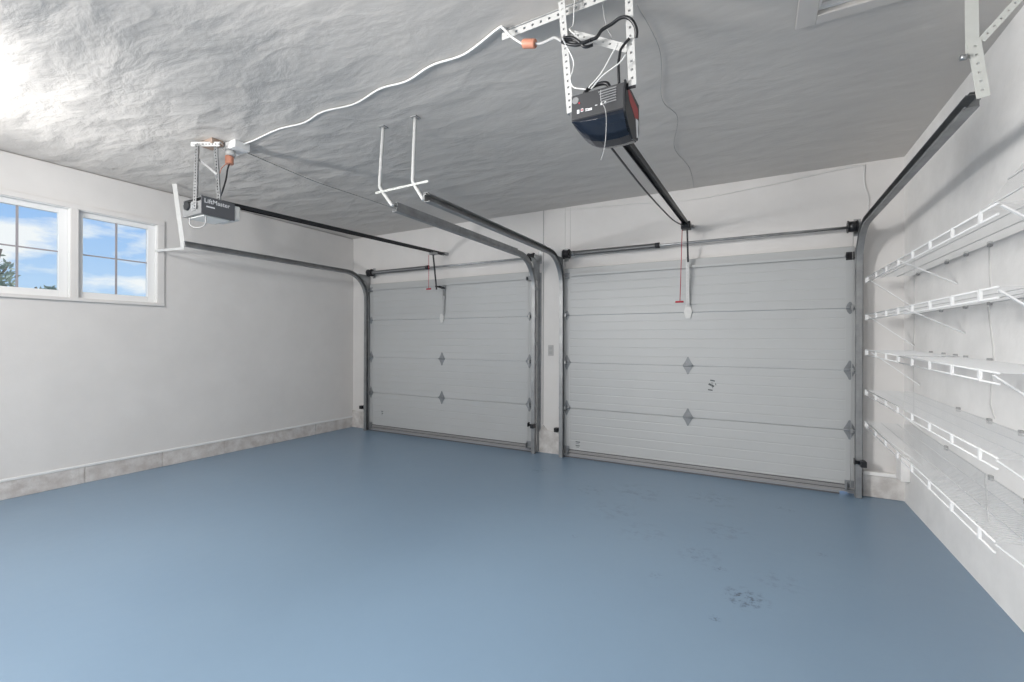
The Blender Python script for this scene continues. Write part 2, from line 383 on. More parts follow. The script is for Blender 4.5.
# ================================================================== GARAGE DOORS
def garage_door(name, x0, x1, cx, endx0, endx1, label, marks):
    r = thing(name, label, 'garage door', ((x0+x1)/2, 4.87, 0.0), kind='structure')
    seams = [0.028, 0.563, 1.085, 1.625, 2.165]
    yf = 4.850; yb = 4.893
    for k in range(4):
        z0, z1 = seams[k]+0.0015, seams[k+1]-0.0015
        prof = [(yb, z1), (yb, z0), (yf+0.003, z0), (yf, z0+0.003)]
        zz = z0+0.04; n = 5; st = (z1-z0-0.07)/n
        for i in range(n):
            c = z0+0.035+st*(i+0.5)
            prof += [(yf, c-0.008), (yf+0.0014, c-0.003), (yf+0.0014, c+0.003), (yf, c+0.008)]
        prof += [(yf, z1-0.003), (yf+0.003, z1)]
        s = MB().prism(prof, 'x', x0, x1).build('door_section', M['door'], r)
        es = MB(); es.box(x0-0.001, x0+0.062, yf-0.0025, yf+0.004, z0+0.004, z1-0.004); es.box(x1-0.062, x1+0.001, yf-0.0025, yf+0.004, z0+0.004, z1-0.004)
        es.build('end_stile', M['door'], s)
    # bottom retainer and rubber seal
    bt = MB(); bt.prism([(yf-0.008, 0.028), (yf-0.008, 0.040), (yf-0.002, 0.043), (yf-0.002, 0.056), (yf-0.012, 0.060), (yf-0.012, 0.066), (yf-0.002, 0.070), (yf-0.002, 0.082), (yf, 0.082), (yf, 0.028)], 'x', x0, x1)
    bt.build('bottom_retainer', M['alu'], r)
    MB().prism([(yf-0.005, 0.028), (yb-0.004, 0.028), (yb-0.006, 0.006), (yf+0.02, 0.0015), (yf-0.001, 0.006)], 'x', x0, x1-(0.10 if x1 > 0 else 0.0)).build('bottom_seal', M['seal'], r)
    for za_, zb_, pr_ in ((0.084, 0.092, 0.006), (0.0495, 0.0555, 0.0035), (0.0, 0.011, 0.008)):
        MB().box(x0, x1-(0.10 if x1 > 0 and za_ == 0 else 0.0), yf-pr_, yf+(0.0 if za_ else 0.03), za_, zb_).build('gasket_strip', M['gasket'], r)
    # struts / top reinforcement
    tb = MB(); tb.box(x0+0.07, x1-0.07, yf-0.03, yf, 2.075, 2.085); tb.box(x0+0.07, x1-0.07, yf-0.034, yf-0.03, 2.07, 2.095); tb.box(x0+0.07, x1-0.07, yf-0.004, yf, 2.085, 2.12)
    tb.build('top_strut', M['door'], r)
    # hinges
    def hinge(x, z, end=0, big=1.0):
        w_, h_ = 0.045*big, 0.088*big
        poly = [(x-0.006, z+h_), (x+0.006, z+h_), (x+0.020, z+h_*0.62), (x+w_, z+0.012), (x+w_, z-0.012), (x+0.020, z-h_*0.62), (x+0.006, z-h_), (x-0.006, z-h_), (x-0.020, z-h_*0.62), (x-w_, z-0.012), (x-w_, z+0.012), (x-0.020, z+h_*0.62)]
        hm = MB().prism(poly, 'y', yf-0.006, yf-0.002)
        hm.cyl((x-w_*1.05, yf-0.012, z+0.001), (x+w_*1.05, yf-0.012, z+0.001), 0.010, 10)
        for sx, sz in ((0, 0.6), (0, -0.6), (-0.35, 0.30), (0.35, 0.30), (-0.35, -0.30), (0.35, -0.30)):
            hm.cyl((x+sx*w_, yf-0.010, z+sz*h_), (x+sx*w_, yf-0.004, z+sz*h_), 0.005, 6)
        h = hm.build('hinge', M['hinge'], r, 0.0008, 1)
        if end:
            rl = MB(); tx = end0 if end < 0 else end1
            rl.cyl((x, 4.81, z), (tx, 4.81, z), 0.0055, 8)
            rl.cyl((tx-0.006*end, 4.802, z), (tx+0.008*end, 4.802, z), 0.021, 16)
            rl.box(min(x, x+0.02*end), max(x, x+0.02*end), 4.80, yf-0.004, z-0.018, z+0.018)
            rl.build('roller', M['galv'], h)
    end0, end1 = endx0, endx1
    for z in (0.567, 1.087, 1.628):
        if z < 1.5: hinge(cx, z)
        hinge(x0+0.030, z, -1, 0.95 if z < 1.5 else 0.6); hinge(x1-0.030, z, 1, 0.95 if z < 1.5 else 0.6)
    # top roller brackets
    for s_, x in ((-1, x0+0.03), (1, x1-0.03)):
        tb = MB(); tb.box(x-0.03, x+0.03, yf-0.006, yf-0.002, 2.045, 2.115); tb.box(x-0.028, x+0.028, yf-0.045, yf-0.006, 2.052, 2.058)
        tb.box(x-0.028, x-0.024, yf-0.045, yf-0.006, 2.058, 2.10)
        b_ = tb.build('top_bracket', M['dark'] if x1 > 0 and s_ > 0 else M['hinge'], r, 0.001, 1)
        bb = MB(); bb.box(x-0.035, x+0.035, yf-0.007, yf-0.0125+0.003, 0.036, 0.13); bb.box(x-0.03, x+0.03, yf-0.05, yf-0.007, 0.045, 0.052); bb.box(x-0.025*s_-0.003, x-0.025*s_+0.003, yf-0.05, yf-0.008, 0.05, 0.11)
        bb.build('bottom_bracket', M['hinge'], r, 0.001, 1)
        lc = MB().tube([(x+s_*0.002, yf-0.04, 0.08), (x+s_*0.012, 4.79, 2.28)], 0.0022, 6)
        lc.build('lift_cable', M['greycable'], r)
    # small printed marks on the skin
    for k, (mx_, mz, pieces) in enumerate(marks):
        mk = MB()
        for (ax, az, bx_, bz, wd) in pieces: mk.bar((mx_+ax, yf-0.0007, mz+az), (mx_+bx_, yf-0.0007, mz+bz), (0,0,1) if abs(bx_-ax) > abs(bz-az) else (1,0,0), wd, 0.001)
        mk.build('printed_mark', M['mark'], r)
    return r
sticker = [(-0.026, 0.03, 0.026, 0.03, 0.010), (-0.022, 0.012, 0.018, 0.012, 0.004), (-0.026, -0.012, 0.024, -0.012, 0.008), (-0.018, -0.028, 0.014, -0.028, 0.005)]
scrawl = [(-0.02, 0.05, 0.022, 0.042, 0.012), (-0.034, 0.012, -0.01, 0.0, 0.018), (-0.008, -0.002, 0.014, -0.012, 0.018), (-0.04, -0.045, 0.002, -0.050, 0.012), (0.028, 0.02, 0.032, 0.0, 0.006), (-0.004, 0.03, 0.0, -0.03, 0.004)]
garage_door('door_1', -5.065, -2.385, -3.728, -5.10, -2.315, 'white sectional garage door on the left, beside the windowed wall', [(-4.80, 0.27, [(-0.03, 0.03, 0.01, 0.03, 0.008), (-0.02, -0.002, 0.008, -0.002, 0.008), (-0.016, 0.026, -0.012, -0.03, 0.005)])])
garage_door('door_2', -1.965, 0.725, -0.627, -2.0, 0.765, 'white sectional garage door on the right, beside the wire shelves', [(-1.80, 0.155, sticker), (-0.40, 0.90, scrawl)])

# ================================================================== TRACKS
def track(name, x, side, label, yend, hang, ah=0.038):
    """side=+1: the channel opens to +x (left-hand track)"""
    r = thing(name, label, 'door track', (x, 4.8, 0.0), 'steel tracks of the garage doors')
    yv, zt, rad = 4.800, 2.300, 0.36
    path = [(yv, 0.004), (yv, 1.0), (yv, zt-rad)]
    for k in range(1, 13):
        a = k/12*math.pi/2
        path.append((yv-rad+rad*math.cos(a), zt-rad+rad*math.sin(a)))
    path.append((yend, zt))
    # thin C profile as (s lateral, n normal)
    prof = [(-0.002, -0.027), (0.040, -0.027), (0.044, -0.020), (0.041, -0.019), (0.038, -0.0245), (0.0, -0.0245), (0.0, 0.0245), (0.038, 0.0245), (0.041, 0.019), (0.044, 0.020), (0.040, 0.027), (-0.002, 0.027)]
    mb = MB(); rings = []
    for i, (y, z) in enumerate(path):
        a = path[max(i-1,0)]; b = path[min(i+1, len(path)-1)]
        ty, tz = b[0]-a[0], b[1]-a[1]; l = math.hypot(ty, tz); ty /= l; tz /= l
        ny, nz_ = tz, -ty        # normal: +y on the vertical run
        rings.append([(x+side*s, y+ny*n, z+nz_*n) for s, n in prof])
    n = len(prof); vs = [v for q in rings for v in q]; fs = []
    for i in range(len(rings)-1):
        for k in range(n): fs.append((i*n+k, i*n+(k+1) % n, (i+1)*n+(k+1) % n, (i+1)*n+k))
    fs += [tuple(range(n)), tuple((len(rings)-1)*n+k for k in range(n))]
    mb.add(vs, fs); mb.build('channel', M['track'], r)
    # angle on top of the horizontal run
    ra = MB(); ra.box(min(x-side*0.003, x-side*0.006), max(x-side*0.003, x-side*0.006), yend, yv-rad-0.1, zt+0.0, zt+ah)
    ra.box(min(x-side*0.003, x+side*0.028), max(x-side*0.003, x+side*0.028), yend, yv-rad-0.1, zt+ah-0.003, zt+ah)
    ra.build('stiffening_angle', M['track'], r)
    # wall angle with brackets
    wa = MB(); xo = x-side*0.006
    wa.bar((xo-side*0.012, 4.905, 0.01), (xo-side*0.012, 4.905, 2.15), (1,0,0), 0.022, 0.0025)
    wa.bar((xo-side*0.001, 4.872, 0.01), (xo-side*0.001, 4.872, 2.15), (0,1,0), 0.066, 0.0025)
    wa.build('wall_angle', M['pale_steel'], r)
    for z in (0.34, 1.3, 1.95):
        bk = MB(); bk.box(min(x-side*0.002, x-side*0.006), max(x-side*0.002, x-side*0.006), 4.79, 4.88, z-0.02, z+0.02)
        bk.cyl((x-side*0.012, 4.80, z), (x-side*0.001, 4.80, z), 0.009, 8)
        bk.build('track_bracket', M['galv'], r, 0.001, 1)
    fl = MB(); fl.prism([(4.90, 2.02), (4.90, 2.30), (4.66, 2.30), (4.72, 2.22), (4.80, 2.06)], 'x', min(x-side*0.003, x-side*0.0055), max(x-side*0.003, x-side*0.0055))
    fl.build('flag_bracket', M['galv'], r)
    hang(r)
    return r
def hang_left(r):
    h = MB(); h.bar((-5.14, 2.33, H), (-5.12, 2.40, 2.27), (1,0.6,0), 0.045, 0.004); h.bar((-5.155, 2.34, H), (-5.138, 2.41, 2.27), (0,1,0), 0.03, 0.004)
    h.build('ceiling_hanger', M['white_steel'], r)
    h = MB(); h.bar((-5.11, 2.405, 2.26), (-5.48, 2.31, 2.25), (0,0,1), 0.024, 0.004); h.build('wall_strut', M['white_steel'], r)
track('door_track', -5.105, 1, 'steel door track nearest the windowed left wall, held by a white hanger', 2.40, hang_left, 0.030)
def post(x0, x1, x2, yc, z1, r):
    h = MB(); h.tube([(x0, yc+0.005, H), (x0*0.5+x1*0.5, yc, (H+z1)/2), (x1, yc, z1+0.02), (x1+(x2-x1)*0.08, yc, z1-0.03), (x2, yc+0.0, 2.30)], 0.013, 10, 4)
    h.build('bent_hanger', M['white_steel'], r)
    b = MB().box(x0-0.025, x0+0.025, yc-0.02, yc+0.03, H-0.006, H); b.build('ceiling_plate', M['clip'], r)
def hang_m1(r):
    post(-2.413, -2.44, -2.315, 2.43, 2.47, r)
def hang_m2(r):
    post(-2.11, -2.126, -2.03, 2.43, 2.46, r)
    MB().ladder((-2.47, 2.415, 2.412), (-1.98, 2.415, 2.418), (0,0,1), 0.015, 0.003, 0.03, 0.005).build('cross_tie', M['cream'], r)
track('door_track', -2.315, -1, 'steel door track left of the outlet, ending at a bent white hanger', 2.47, hang_m1)
track('door_track', -2.0, 1, 'steel door track right of the outlet, ending at a bent white hanger', 2.40, hang_m2)
def hang_r(r):
    h = MB(); h.bar((0.734, 2.44, H), (0.739, 2.44, 2.46), (1,0,0), 0.040, 0.003); h.bar((0.752, 2.46, H), (0.757, 2.46, 2.46), (0,1,0), 0.036, 0.003)
    h.build('ceiling_hanger', M['cream'], r)
    h = MB(); h.ladder((0.742, 2.437, 2.53), (0.768, 2.430, 2.29), (1,0,0), 0.040, 0.003, 0.036, 0.009); h.build('drop_strap', M['cream'], r)
    h = MB(); h.ladder((0.765, 2.44, 2.52), (1.06, 2.44, 2.875), (0.7,0,-0.7), 0.026, 0.003, 0.03, 0.007); h.build('diagonal_brace', M['cream'], r)
    b = MB().cyl((0.70, 2.43, 2.463), (0.72, 2.43, 2.463), 0.012, 8); b.build('bolt', M['galv'], r)
track('door_track', 0.768, -1, 'steel door track beside the wire shelves, hung by a perforated strap', 2.47, hang_r, 0.036)

# ================================================================== TORSION BARS
def torsion(x0, x1, xs, label):
    r = thing('torsion_bar', label, 'torsion spring', (x0, 4.78, 2.30), 'torsion bars above the garage doors')
    y, z = 4.775, 2.318
    MB().cyl((x0-0.03, y, z), (x1+0.03, y, z-0.005), 0.0125, 12).build('shaft', M['galv'] , r)
    # coil spring
    cb = MB(); pts = []; turns = 90; L = xs-(x0+0.10)
    for k in range(turns*8+1):
        a = k/8*2*math.pi
        pts.append((x0+0.10+L*k/(turns*8), y+0.0225*math.cos(a), z+0.0225*math.sin(a)))
    cb.tube(pts, 0.0042, 5); cb.build('spring', M['spring'], r)
    ss = MB().bar((x0+0.14, y-0.0275, z-0.008), (xs-0.02, y-0.0275, z-0.008), (0,0,1), 0.010, 0.001)
    ss.build('painted_stripe', M['pale'], r)
    for x in (x0+0.09, xs+0.01):
        MB().cyl((x-0.02, y, z), (x+0.02, y, z), 0.029, 14).build('winding_cone', M['dark'] if x > x0+0.1 else M['spring'], r)
    for s_, x in ((1, x0+0.015), (-1, x1-0.015)):
        d = MB()
        d.cyl((x-0.030, y, z), (x+0.030, y, z), 0.046, 20); d.cyl((x-0.036, y, z), (x-0.028, y, z), 0.053, 20); d.cyl((x+0.028, y, z), (x+0.036, y, z), 0.053, 20)
        d.build('cable_drum', M['black'] if x > -1.9 else M['dark'], r)
        b = MB(); xb = x-s_*0.052
        b.box(xb-0.002, xb+0.002, 4.755, YF, z-0.035, z+0.035); b.box(xb-0.025, xb+0.025, YF-0.004, YF, z-0.06, z+0.09)
        b.cyl((xb-0.008, y, z), (xb+0.008, y, z), 0.026, 14)
        b.build('bearing_plate', M['galv'], r, 0.001, 1)
    xc = (xs+x1)/2 if False else xs+0.35
    return r
torsion(-5.00, -2.345, -3.93, 'spring-wound steel torsion bar above the left garage door')
torsion(-1.93, 0.715, -0.925, 'spring-wound steel torsion bar above the right garage door')

# ================================================================== SAFETY SENSORS
for (x, s_, lab) in ((-5.21, -1, 'black safety sensor at the corner by the left wall footing'), (-2.325, 1, 'black safety sensor on the track at the left side of the middle pier'),
                     (-2.055, -1, 'black safety sensor at the right side of the middle pier'), (0.775, 1, 'black safety sensor low on the track beside the wire shelves')):
    r = thing('safety_sensor', lab, 'sensor', (x, 4.84, 0.30), 'safety sensors at the feet of the tracks')
    z = 0.335 if x < -2.2 else 0.305
    fy = -0.075 if s_ > 0 else 0.0          # two of them sit in front of their track
    MB().box(x-0.022, x+0.022, 4.80+fy, 4.86+fy*0.85, z-0.028, z+0.022).build('housing', M['black'], r, 0.004)
    MB().cyl((x-s_*0.022, 4.83+fy, z), (x-s_*0.032, 4.83+fy, z), 0.013, 12).build('eye', M['navy'], r)
    b = MB(); b.box(min(x, x-s_*0.06), max(x, x-s_*0.06), 4.862+fy*1.25, 4.866+fy*1.25, z-0.012, z+0.018)
    if fy == 0: b.box(x-0.012, x+0.012, 4.86, YF-0.02, z-0.008, z-0.004)
    b.box(x-s_*0.058-0.003, x-s_*0.058+0.003, 4.81+fy, 4.862+fy, z-0.014, z+0.034)
    b.build('bracket', M['black'], r)

# ================================================================== OPENERS
def text_mesh(name, s, size, mw, m, parent):
    cu_ = bpy.data.curves.new(name, 'FONT'); cu_.body = s; cu_.size = size; cu_.extrude = 0.0004; cu_.offset = size*0.012
    ob = bpy.data.objects.new(name, cu_); C.objects.link(ob)
    dg = bpy.context.evaluated_depsgraph_get(); me = bpy.data.meshes.new_from_object(ob.evaluated_get(dg))
    bpy.data.objects.remove(ob)
    me.transform(mw)
    off = Vector((0,0,0)); p = parent
    while p is not None: off = off+Vector(p.location); p = p.parent
    me.transform(Matrix.Translation(-off)); me.materials.clear(); me.materials.append(m)
    o = bpy.data.objects.new(name, me); C.objects.link(o); o.parent = parent
    return o
# --- left opener
op1 = thing('garage_door_opener', 'grey boxy door opener with white lamp cover, hung near the windows', 'door opener', (-3.72, 1.9, 2.26))
ax0, ax1, ay0, ay1, az0, az1 = -3.850, -3.585, 1.80, 2.035, 2.262, 2.388
ch = MB(); ch.box(ax0, ax1-0.004, ay0, ay1, az0, az0+0.012); ch.box(ax0, ax1-0.004, ay0, ay0+0.004, az0+0.012, az1-0.03); ch.box(ax0, ax1-0.004, ay0+0.004, ay1, az1-0.004, az1)
ch.box(ax0, ax0+0.004, ay0+0.004, ay1, az0+0.012, az1-0.004); ch.build('chassis', M['silver'], op1, 0.002)
side = MB(); side.box(ax1-0.004, ax1+0.002, ay0-0.003, ay1+0.003, az0-0.004, az1+0.004)
sp = side.build('side_cover', M['housing'], op1, 0.002)
mtx = Matrix.Translation((ax1+0.0022, ay0+0.016, 2.345)) @ Matrix.Rotation(R(90), 4, 'Z') @ Matrix.Rotation(R(90), 4, 'X')
text_mesh('lettering', 'LiftMaster', 0.045, mtx, M['print'], sp)
pm = MB(); pm.bar((ax1+0.0025, ay0+0.03, 2.318), (ax1+0.0025, ay0+0.09, 2.318), (0,0,1), 0.010, 0.001)
pm.build('small_print', M['print'], sp)
MB().box(ax0+0.01, ax1-0.01, ay1, ay1+0.055, az0+0.008, az1-0.006).build('lamp_cover', M['lens'], op1, 0.012, 3)
mo = MB(); mo.cyl((ax0+0.075, ay0-0.015, az0+0.075), (ax0+0.075, ay0+0.02, az0+0.075), 0.033, 18); mo.build('motor', M['black'], op1)
mo = MB(); mo.box(ax0+0.13, ax0+0.20, ay0-0.006, ay0, az0+0.03, az0+0.10); mo.cyl((ax0+0.165, ay0-0.018, az0+0.06), (ax0+0.165, ay0-0.004, az0+0.06), 0.014, 12); mo.build('terminal_block', M['galv'], op1, 0.002)
MB().box(ax0+0.02, ax1-0.03, ay0+0.03, ay1-0.02, az0-0.008, az0).build('bottom_lens', M['lens'], op1, 0.003)
MB().tube([(-3.80, 1.83, az0), (-3.81, 1.83, 2.215), (-3.76, 1.84, 2.185), (-3.68, 1.85, 2.182), (-3.63, 1.85, 2.205), (-3.63, 1.85, az0)], 0.0045, 8, 5).build('cord_loop', M['clip'], op1)
for (p0, p1) in (((-3.65, 1.785, 2.30), (-3.80, 1.87, 2.84)), ((-3.605, 1.93, 2.385), (-3.71, 1.96, 2.84))):
    h = MB(); h.ladder(p0, p1, (1,0.2,0), 0.032, 0.003, 0.026, 0.011)
    q = Vector((-0.016, 0.016, 0)); h.ladder(Vector(p0)+q, Vector(p1)+q, (0,1,0), 0.026, 0.003, 0.026, 0.010)
    h.build('hanging_strap', M['galv'], op1)
h = MB(); h.ladder((-3.86, 1.86, 2.845), (-3.66, 1.965, 2.845), (0,0,1), 0.035, 0.003, 0.025, 0.009); h.bar((-3.866, 1.876, 2.862), (-3.666, 1.981, 2.862), (-0.46,0.89,0), 0.034, 0.003); h.build('ceiling_angle', M['white_steel'], op1)
MB().bar((-3.77, 1.86, 2.72), (-3.65, 1.94, 2.60), (0,0,1), 0.016, 0.003).build('diagonal_strap', M['silver'], op1)
MB().box(-3.86, -3.70, 1.93, 2.015, 2.852, H).build('mounting_board', M['brown'], op1, 0.002)
rl = MB(); rl.bar((-3.705, 2.0, 2.418), (-3.69, 4.86, 2.498), (1,0,0), 0.045, 0.012); rl.bar((-3.727, 2.0, 2.408), (-3.712, 4.86, 2.488), (0,0,1), 0.028, 0.003); rl.bar((-3.683, 2.0, 2.408), (-3.668, 4.86, 2.488), (0,0,1), 0.028, 0.003)
rl.build('rail', M['black'], op1)
MB().bar((-3.69, 4.82, 2.495), (-3.69, 4.906, 2.50), (1,0,0), 0.05, 0.035).build('header_bracket', M['galv'], op1, 0.003)
tr_ = MB(); tr_.box(-3.745, -3.66, 4.585, 4.665, 2.445, 2.475); trl = tr_.build('trolley', M['galv'], op1, 0.004)
am = MB(); am.bar((-3.71, 4.63, 2.46), (-3.705, 4.70, 2.00), (1,0,0), 0.022, 0.006); am.bar((-3.705, 4.69, 2.045), (-3.705, 4.825, 2.03), (0,0,1), 0.020, 0.006); am.bar((-3.72, 4.69, 2.045), (-3.69, 4.80, 2.035), (0,0,1), 0.02, 0.006)
am.bar((-3.70, 4.74, 2.045), (-3.66, 4.815, 2.03), (0,0,1), 0.022, 0.006)
am.build('door_arm', M['black'], op1)
db = MB(); db.bar((-3.69, 4.832, 2.08), (-3.69, 4.832, 1.88), (1,0,0), 0.048, 0.004); db.ladder((-3.69, 4.832, 1.88), (-3.69, 4.832, 1.67), (1,0,0), 0.030, 0.004); db.bar((-3.678, 4.818, 2.06), (-3.678, 4.818, 1.93), (0,1,0), 0.03, 0.004)
db.build('door_bracket', M['galv'], op1)
MB().prism([(-3.728-0.022, 1.69), (-3.728+0.022, 1.69), (-3.728+0.034, 1.63), (-3.728+0.018, 1.575), (-3.728-0.018, 1.575), (-3.728-0.034, 1.63)], 'y', 4.838, 4.846).build('bracket_foot', M['white_steel'], op1)
rc = MB().cyl((-3.78, 4.63, 2.45), (-3.78, 4.63, 2.01), 0.0035, 6); rc_ = rc.build('release_cord', M['red'], op1)
MB().cyl((-3.815, 4.63, 2.005), (-3.745, 4.63, 2.005), 0.010, 8).build('pull_handle', M['red'], rc_)

# --- right opener
op2 = thing('garage_door_opener', 'black door opener with curved lens and looped cords, hung over the room', 'door opener', (-0.615, 1.98, 2.20))
bx0, bx1, by0, by1 = -0.738, -0.496, 1.885, 2.12
MB().box(bx0, bx1, by0+0.004, by1, 2.305, 2.425).build('housing', M['charcoal'], op2, 0.006)
ln = MB(); 
lp_ = [(bx0+0.004, 2.31), (bx0+0.004, 2.296), (bx0+0.03, 2.268), (bx0+0.065, 2.245), (bx0+0.11, 2.232), (bx1-0.05, 2.230), (bx1-0.004, 2.236), (bx1-0.004, 2.31)]
secs = [(by0+0.002, 0.20), (by0+0.02, 0.50), (by0+0.05, 0.85), (by0+0.09, 1.0), (by0+0.16, 1.0), (by1-0.02, 0.8), (by1, 0.5)]
vv = []; ff = []; nn = len(lp_)
for (yy, sc) in secs: vv += [(px_, yy, 2.31-(2.31-pz_)*sc) for px_, pz_ in lp_]
for a_ in range(len(secs)-1):
    for b_ in range(nn): ff.append((a_*nn+b_, a_*nn+(b_+1) % nn, (a_+1)*nn+(b_+1) % nn, (a_+1)*nn+b_))
ff += [tuple(range(nn)), tuple((len(secs)-1)*nn+b_ for b_ in range(nn))]
ln.add(vv, ff, False)
ln.build('light_lens', M['navy'], op2, 0.006, 3)
sd = MB(); sd.prism([(by0-0.004, 2.43), (by1, 2.428), (by1+0.004, 2.30), (by1-0.02, 2.255), (by0+0.12, 2.226), (by0+0.04, 2.262), (by0-0.004, 2.30)], 'x', bx1-0.004, bx1+0.004); sd_ = sd.build('side_panel', M['black'], op2, 0.002)
MB().prism([(by0+0.02, 2.412), (by1-0.03, 2.40), (by1-0.012, 2.36), (by0+0.16, 2.335), (by0+0.06, 2.37)], 'x', bx1+0.004, bx1+0.005).build('warning_sticker', mat('sticker_red', (0.35, 0.05, 0.05), 0.5), sd_)
MB().prism([(by0+0.17, 2.34), (by1-0.014, 2.35), (by1-0.02, 2.27), (by0+0.19, 2.26)], 'x', bx1+0.004, bx1+0.005).build('white_sticker', M['print'], sd_)
fp = MB(); fp.box(bx0+0.004, bx1-0.004, by0-0.002, by0+0.006, 2.312, 2.420); fp_ = fp.build('control_panel', M['charcoal'], op2, 0.002)
v = MB()
for k in range(6): v.bar((-0.61+k*0.004, by0-0.0035, 2.405-k*0.011), (-0.532, by0-0.0035, 2.408-k*0.011), (0,0,1), 0.0045, 0.003)
v.build('vent_slats', M['pale'], fp_); MB().cyl((-0.715, by0-0.004, 2.395), (-0.715, by0-0.001, 2.395), 0.015, 16).build('dial', M['pale'], fp_)
v = MB()
for (x, z, ww, hh) in ((-0.702, 2.343, 0.011, 0.017), (-0.684, 2.346, 0.011, 0.014), (-0.664, 2.346, 0.012, 0.004), (-0.664, 2.339, 0.012, 0.004), (-0.648, 2.341, 0.018, 0.010), (-0.62, 2.352, 0.010, 0.003), (-0.597, 2.352, 0.008, 0.010), (-0.580, 2.353, 0.008, 0.010)):
    v.box(x-ww/2, x+ww/2, by0-0.0032, by0-0.002, z-hh/2, z+hh/2)
v.build('panel_print', M['print'], fp_)
for bx_, bz_ in ((-0.684, 2.346), (-0.697, 2.38)): MB().cyl((bx_, by0-0.0045, bz_), (bx_, by0-0.0025, bz_), 0.004, 10).build('red_button', M['red'], fp_)
# coil of cord lying on the housing
MB().tube([(-0.68, 1.90, 2.425), (-0.66, 1.91, 2.45), (-0.62, 1.92, 2.462), (-0.585, 1.92, 2.455), (-0.57, 1.92, 2.43)], 0.009, 8, 5).build('cord_coil', M['black'], op2)
# straps, angle and cross tie
hs = MB(); hs.ladder((-0.748, 1.905, 2.36), (-0.790, 1.90, 2.875), (1,0,0), 0.030, 0.003, 0.030, 0.009); hs.ladder((-0.763, 1.918, 2.36), (-0.805, 1.913, 2.875), (0,1,0), 0.026, 0.003, 0.03, 0.008); hs.build('hanging_strap', M['white_steel'], op2)
hs = MB(); hs.ladder((-0.468, 1.90, 2.405), (-0.490, 1.90, H), (1,0,0), 0.032, 0.003, 0.036, 0.010); hs.bar((-0.484, 1.915, 2.405), (-0.506, 1.915, H), (0,1,0), 0.028, 0.003); hs.build('hanging_strap', M['white_steel'], op2)
hs = MB(); hs.ladder((-0.775, 1.925, 2.742), (-0.495, 1.925, 2.582), (0,0,1), 0.034, 0.003, 0.034, 0.009); hs.build('cross_tie', M['white_steel'], op2)
MB().box(bx1+0.002, bx1+0.04, 1.90, 1.906, 2.395, 2.42).build('mounting_ear', M['dark'], op2)
ca = MB(); ca.ladder((-1.14, 1.965, H-0.030), (-0.30, 1.945, H-0.030), (0,0,1), 0.036, 0.003, 0.045, 0.012); ca.bar((-1.14, 1.982, H-0.003), (-0.30, 1.962, H-0.003), (0,1,0), 0.036, 0.003); ca.build('ceiling_angle', M['white_steel'], op2)
rl = MB(); rl.bar((-0.618, 2.10, 2.385), (-0.62, 4.86, 2.492), (1,0,0), 0.042, 0.010); rl.bar((-0.600, 2.10, 2.370), (-0.602, 4.86, 2.479), (0,0,1), 0.030, 0.004); rl.bar((-0.636, 2.10, 2.370), (-0.638, 4.86, 2.479), (0,0,1), 0.030, 0.004)
rl.build('rail', M['black'], op2)
MB().tube([(-0.685, 2.12, 2.35), (-0.70, 3.2, 2.385), (-0.68, 4.2, 2.42), (-0.64, 4.60, 2.45)], 0.006, 6, 6).build('drive_chain', M['black'], op2)
MB().bar((-0.60, 4.83, 2.49), (-0.60, 4.906, 2.50), (1,0,0), 0.045, 0.03).build('header_bracket', M['pale'], op2, 0.004)
tb = MB(); tb.box(-0.665, -0.58, 4.60, 4.70, 2.42, 2.49); tb.cyl((-0.66, 4.60, 2.45), (-0.59, 4.60, 2.45), 0.025, 12); tb.build('trolley', M['black'], op2, 0.006)
MB().bar((-0.612, 4.64, 2.45), (-0.618, 4.76, 2.12), (1,0,0), 0.016, 0.006).build('door_arm', M['dark'], op2)
db = MB(); db.ladder((-0.625, 4.765, 2.17), (-0.627, 4.825, 1.68), (1,0,0), 0.030, 0.004, 0.03, 0.008); db.build('perforated_arm', M['white_steel'], op2)
MB().prism([(-0.650, 1.70), (-0.604, 1.70), (-0.588, 1.63), (-0.606, 1.565), (-0.648, 1.565), (-0.666, 1.63)], 'y', 4.836, 4.846).build('bracket_foot', M['white_steel'], op2)
for xx in (-0.690,):
    rc = MB().cyl((xx+0.03, 4.66, 2.43), (xx+0.012, 4.66, 1.725), 0.0035, 6); rc_ = rc.build('release_cord', M['red'], op2)
    MB().cyl((xx-0.03, 4.66, 1.72), (xx+0.045, 4.66, 1.72), 0.009, 8).build('pull_handle', M['red'], rc_)

# ================================================================== WIRING
def cable(name, pts, rr, m, label, cat='cable', sm=8, n=8):
    o = MB().tube(pts, rr, n, sm).build(name, m); return tag(o, label, cat)
cz = H-0.012
cable('power_cable', [(-3.60, 2.10, cz), (-3.45, 2.10, cz), (-3.1, 2.075, cz), (-2.85, 2.10, cz), (-2.6, 2.06, cz), (-2.33, 2.09, cz), (-2.05, 2.04, cz), (-1.85, 2.055, cz), (-1.62, 2.005, cz), (-1.4, 2.01, cz), (-1.14, 1.925, cz), (-1.114, 1.925, cz-0.006), (-1.092, 1.925, 2.851), (-1.058, 1.925, 2.811), (-1.006, 1.93, 2.766)], 0.0062, M['cable'], 'thick white power cable running across the ceiling between both openers')
r = thing('junction_box', 'white ceiling outlet box beside the left door opener', 'outlet box', (-3.66, 2.10, H-0.06))
MB().box(-3.745, -3.57, 2.03, 2.15, H-0.058, H).build('box', M['trim'], r, 0.004)
MB().cyl((-3.695, 2.065, H-0.10), (-3.695, 2.065, H-0.0585), 0.036, 20).build('socket', M['white_steel'], r)
r = thing('power_plug', 'orange plug with grey cord under the white ceiling outlet box', 'plug', (-3.70, 2.06, 2.72))
MB().cyl((-3.70, 2.06, H-0.165), (-3.70, 2.06, H-0.10), 0.030, 14).build('plug_body', M['copper'], r, 0.006)
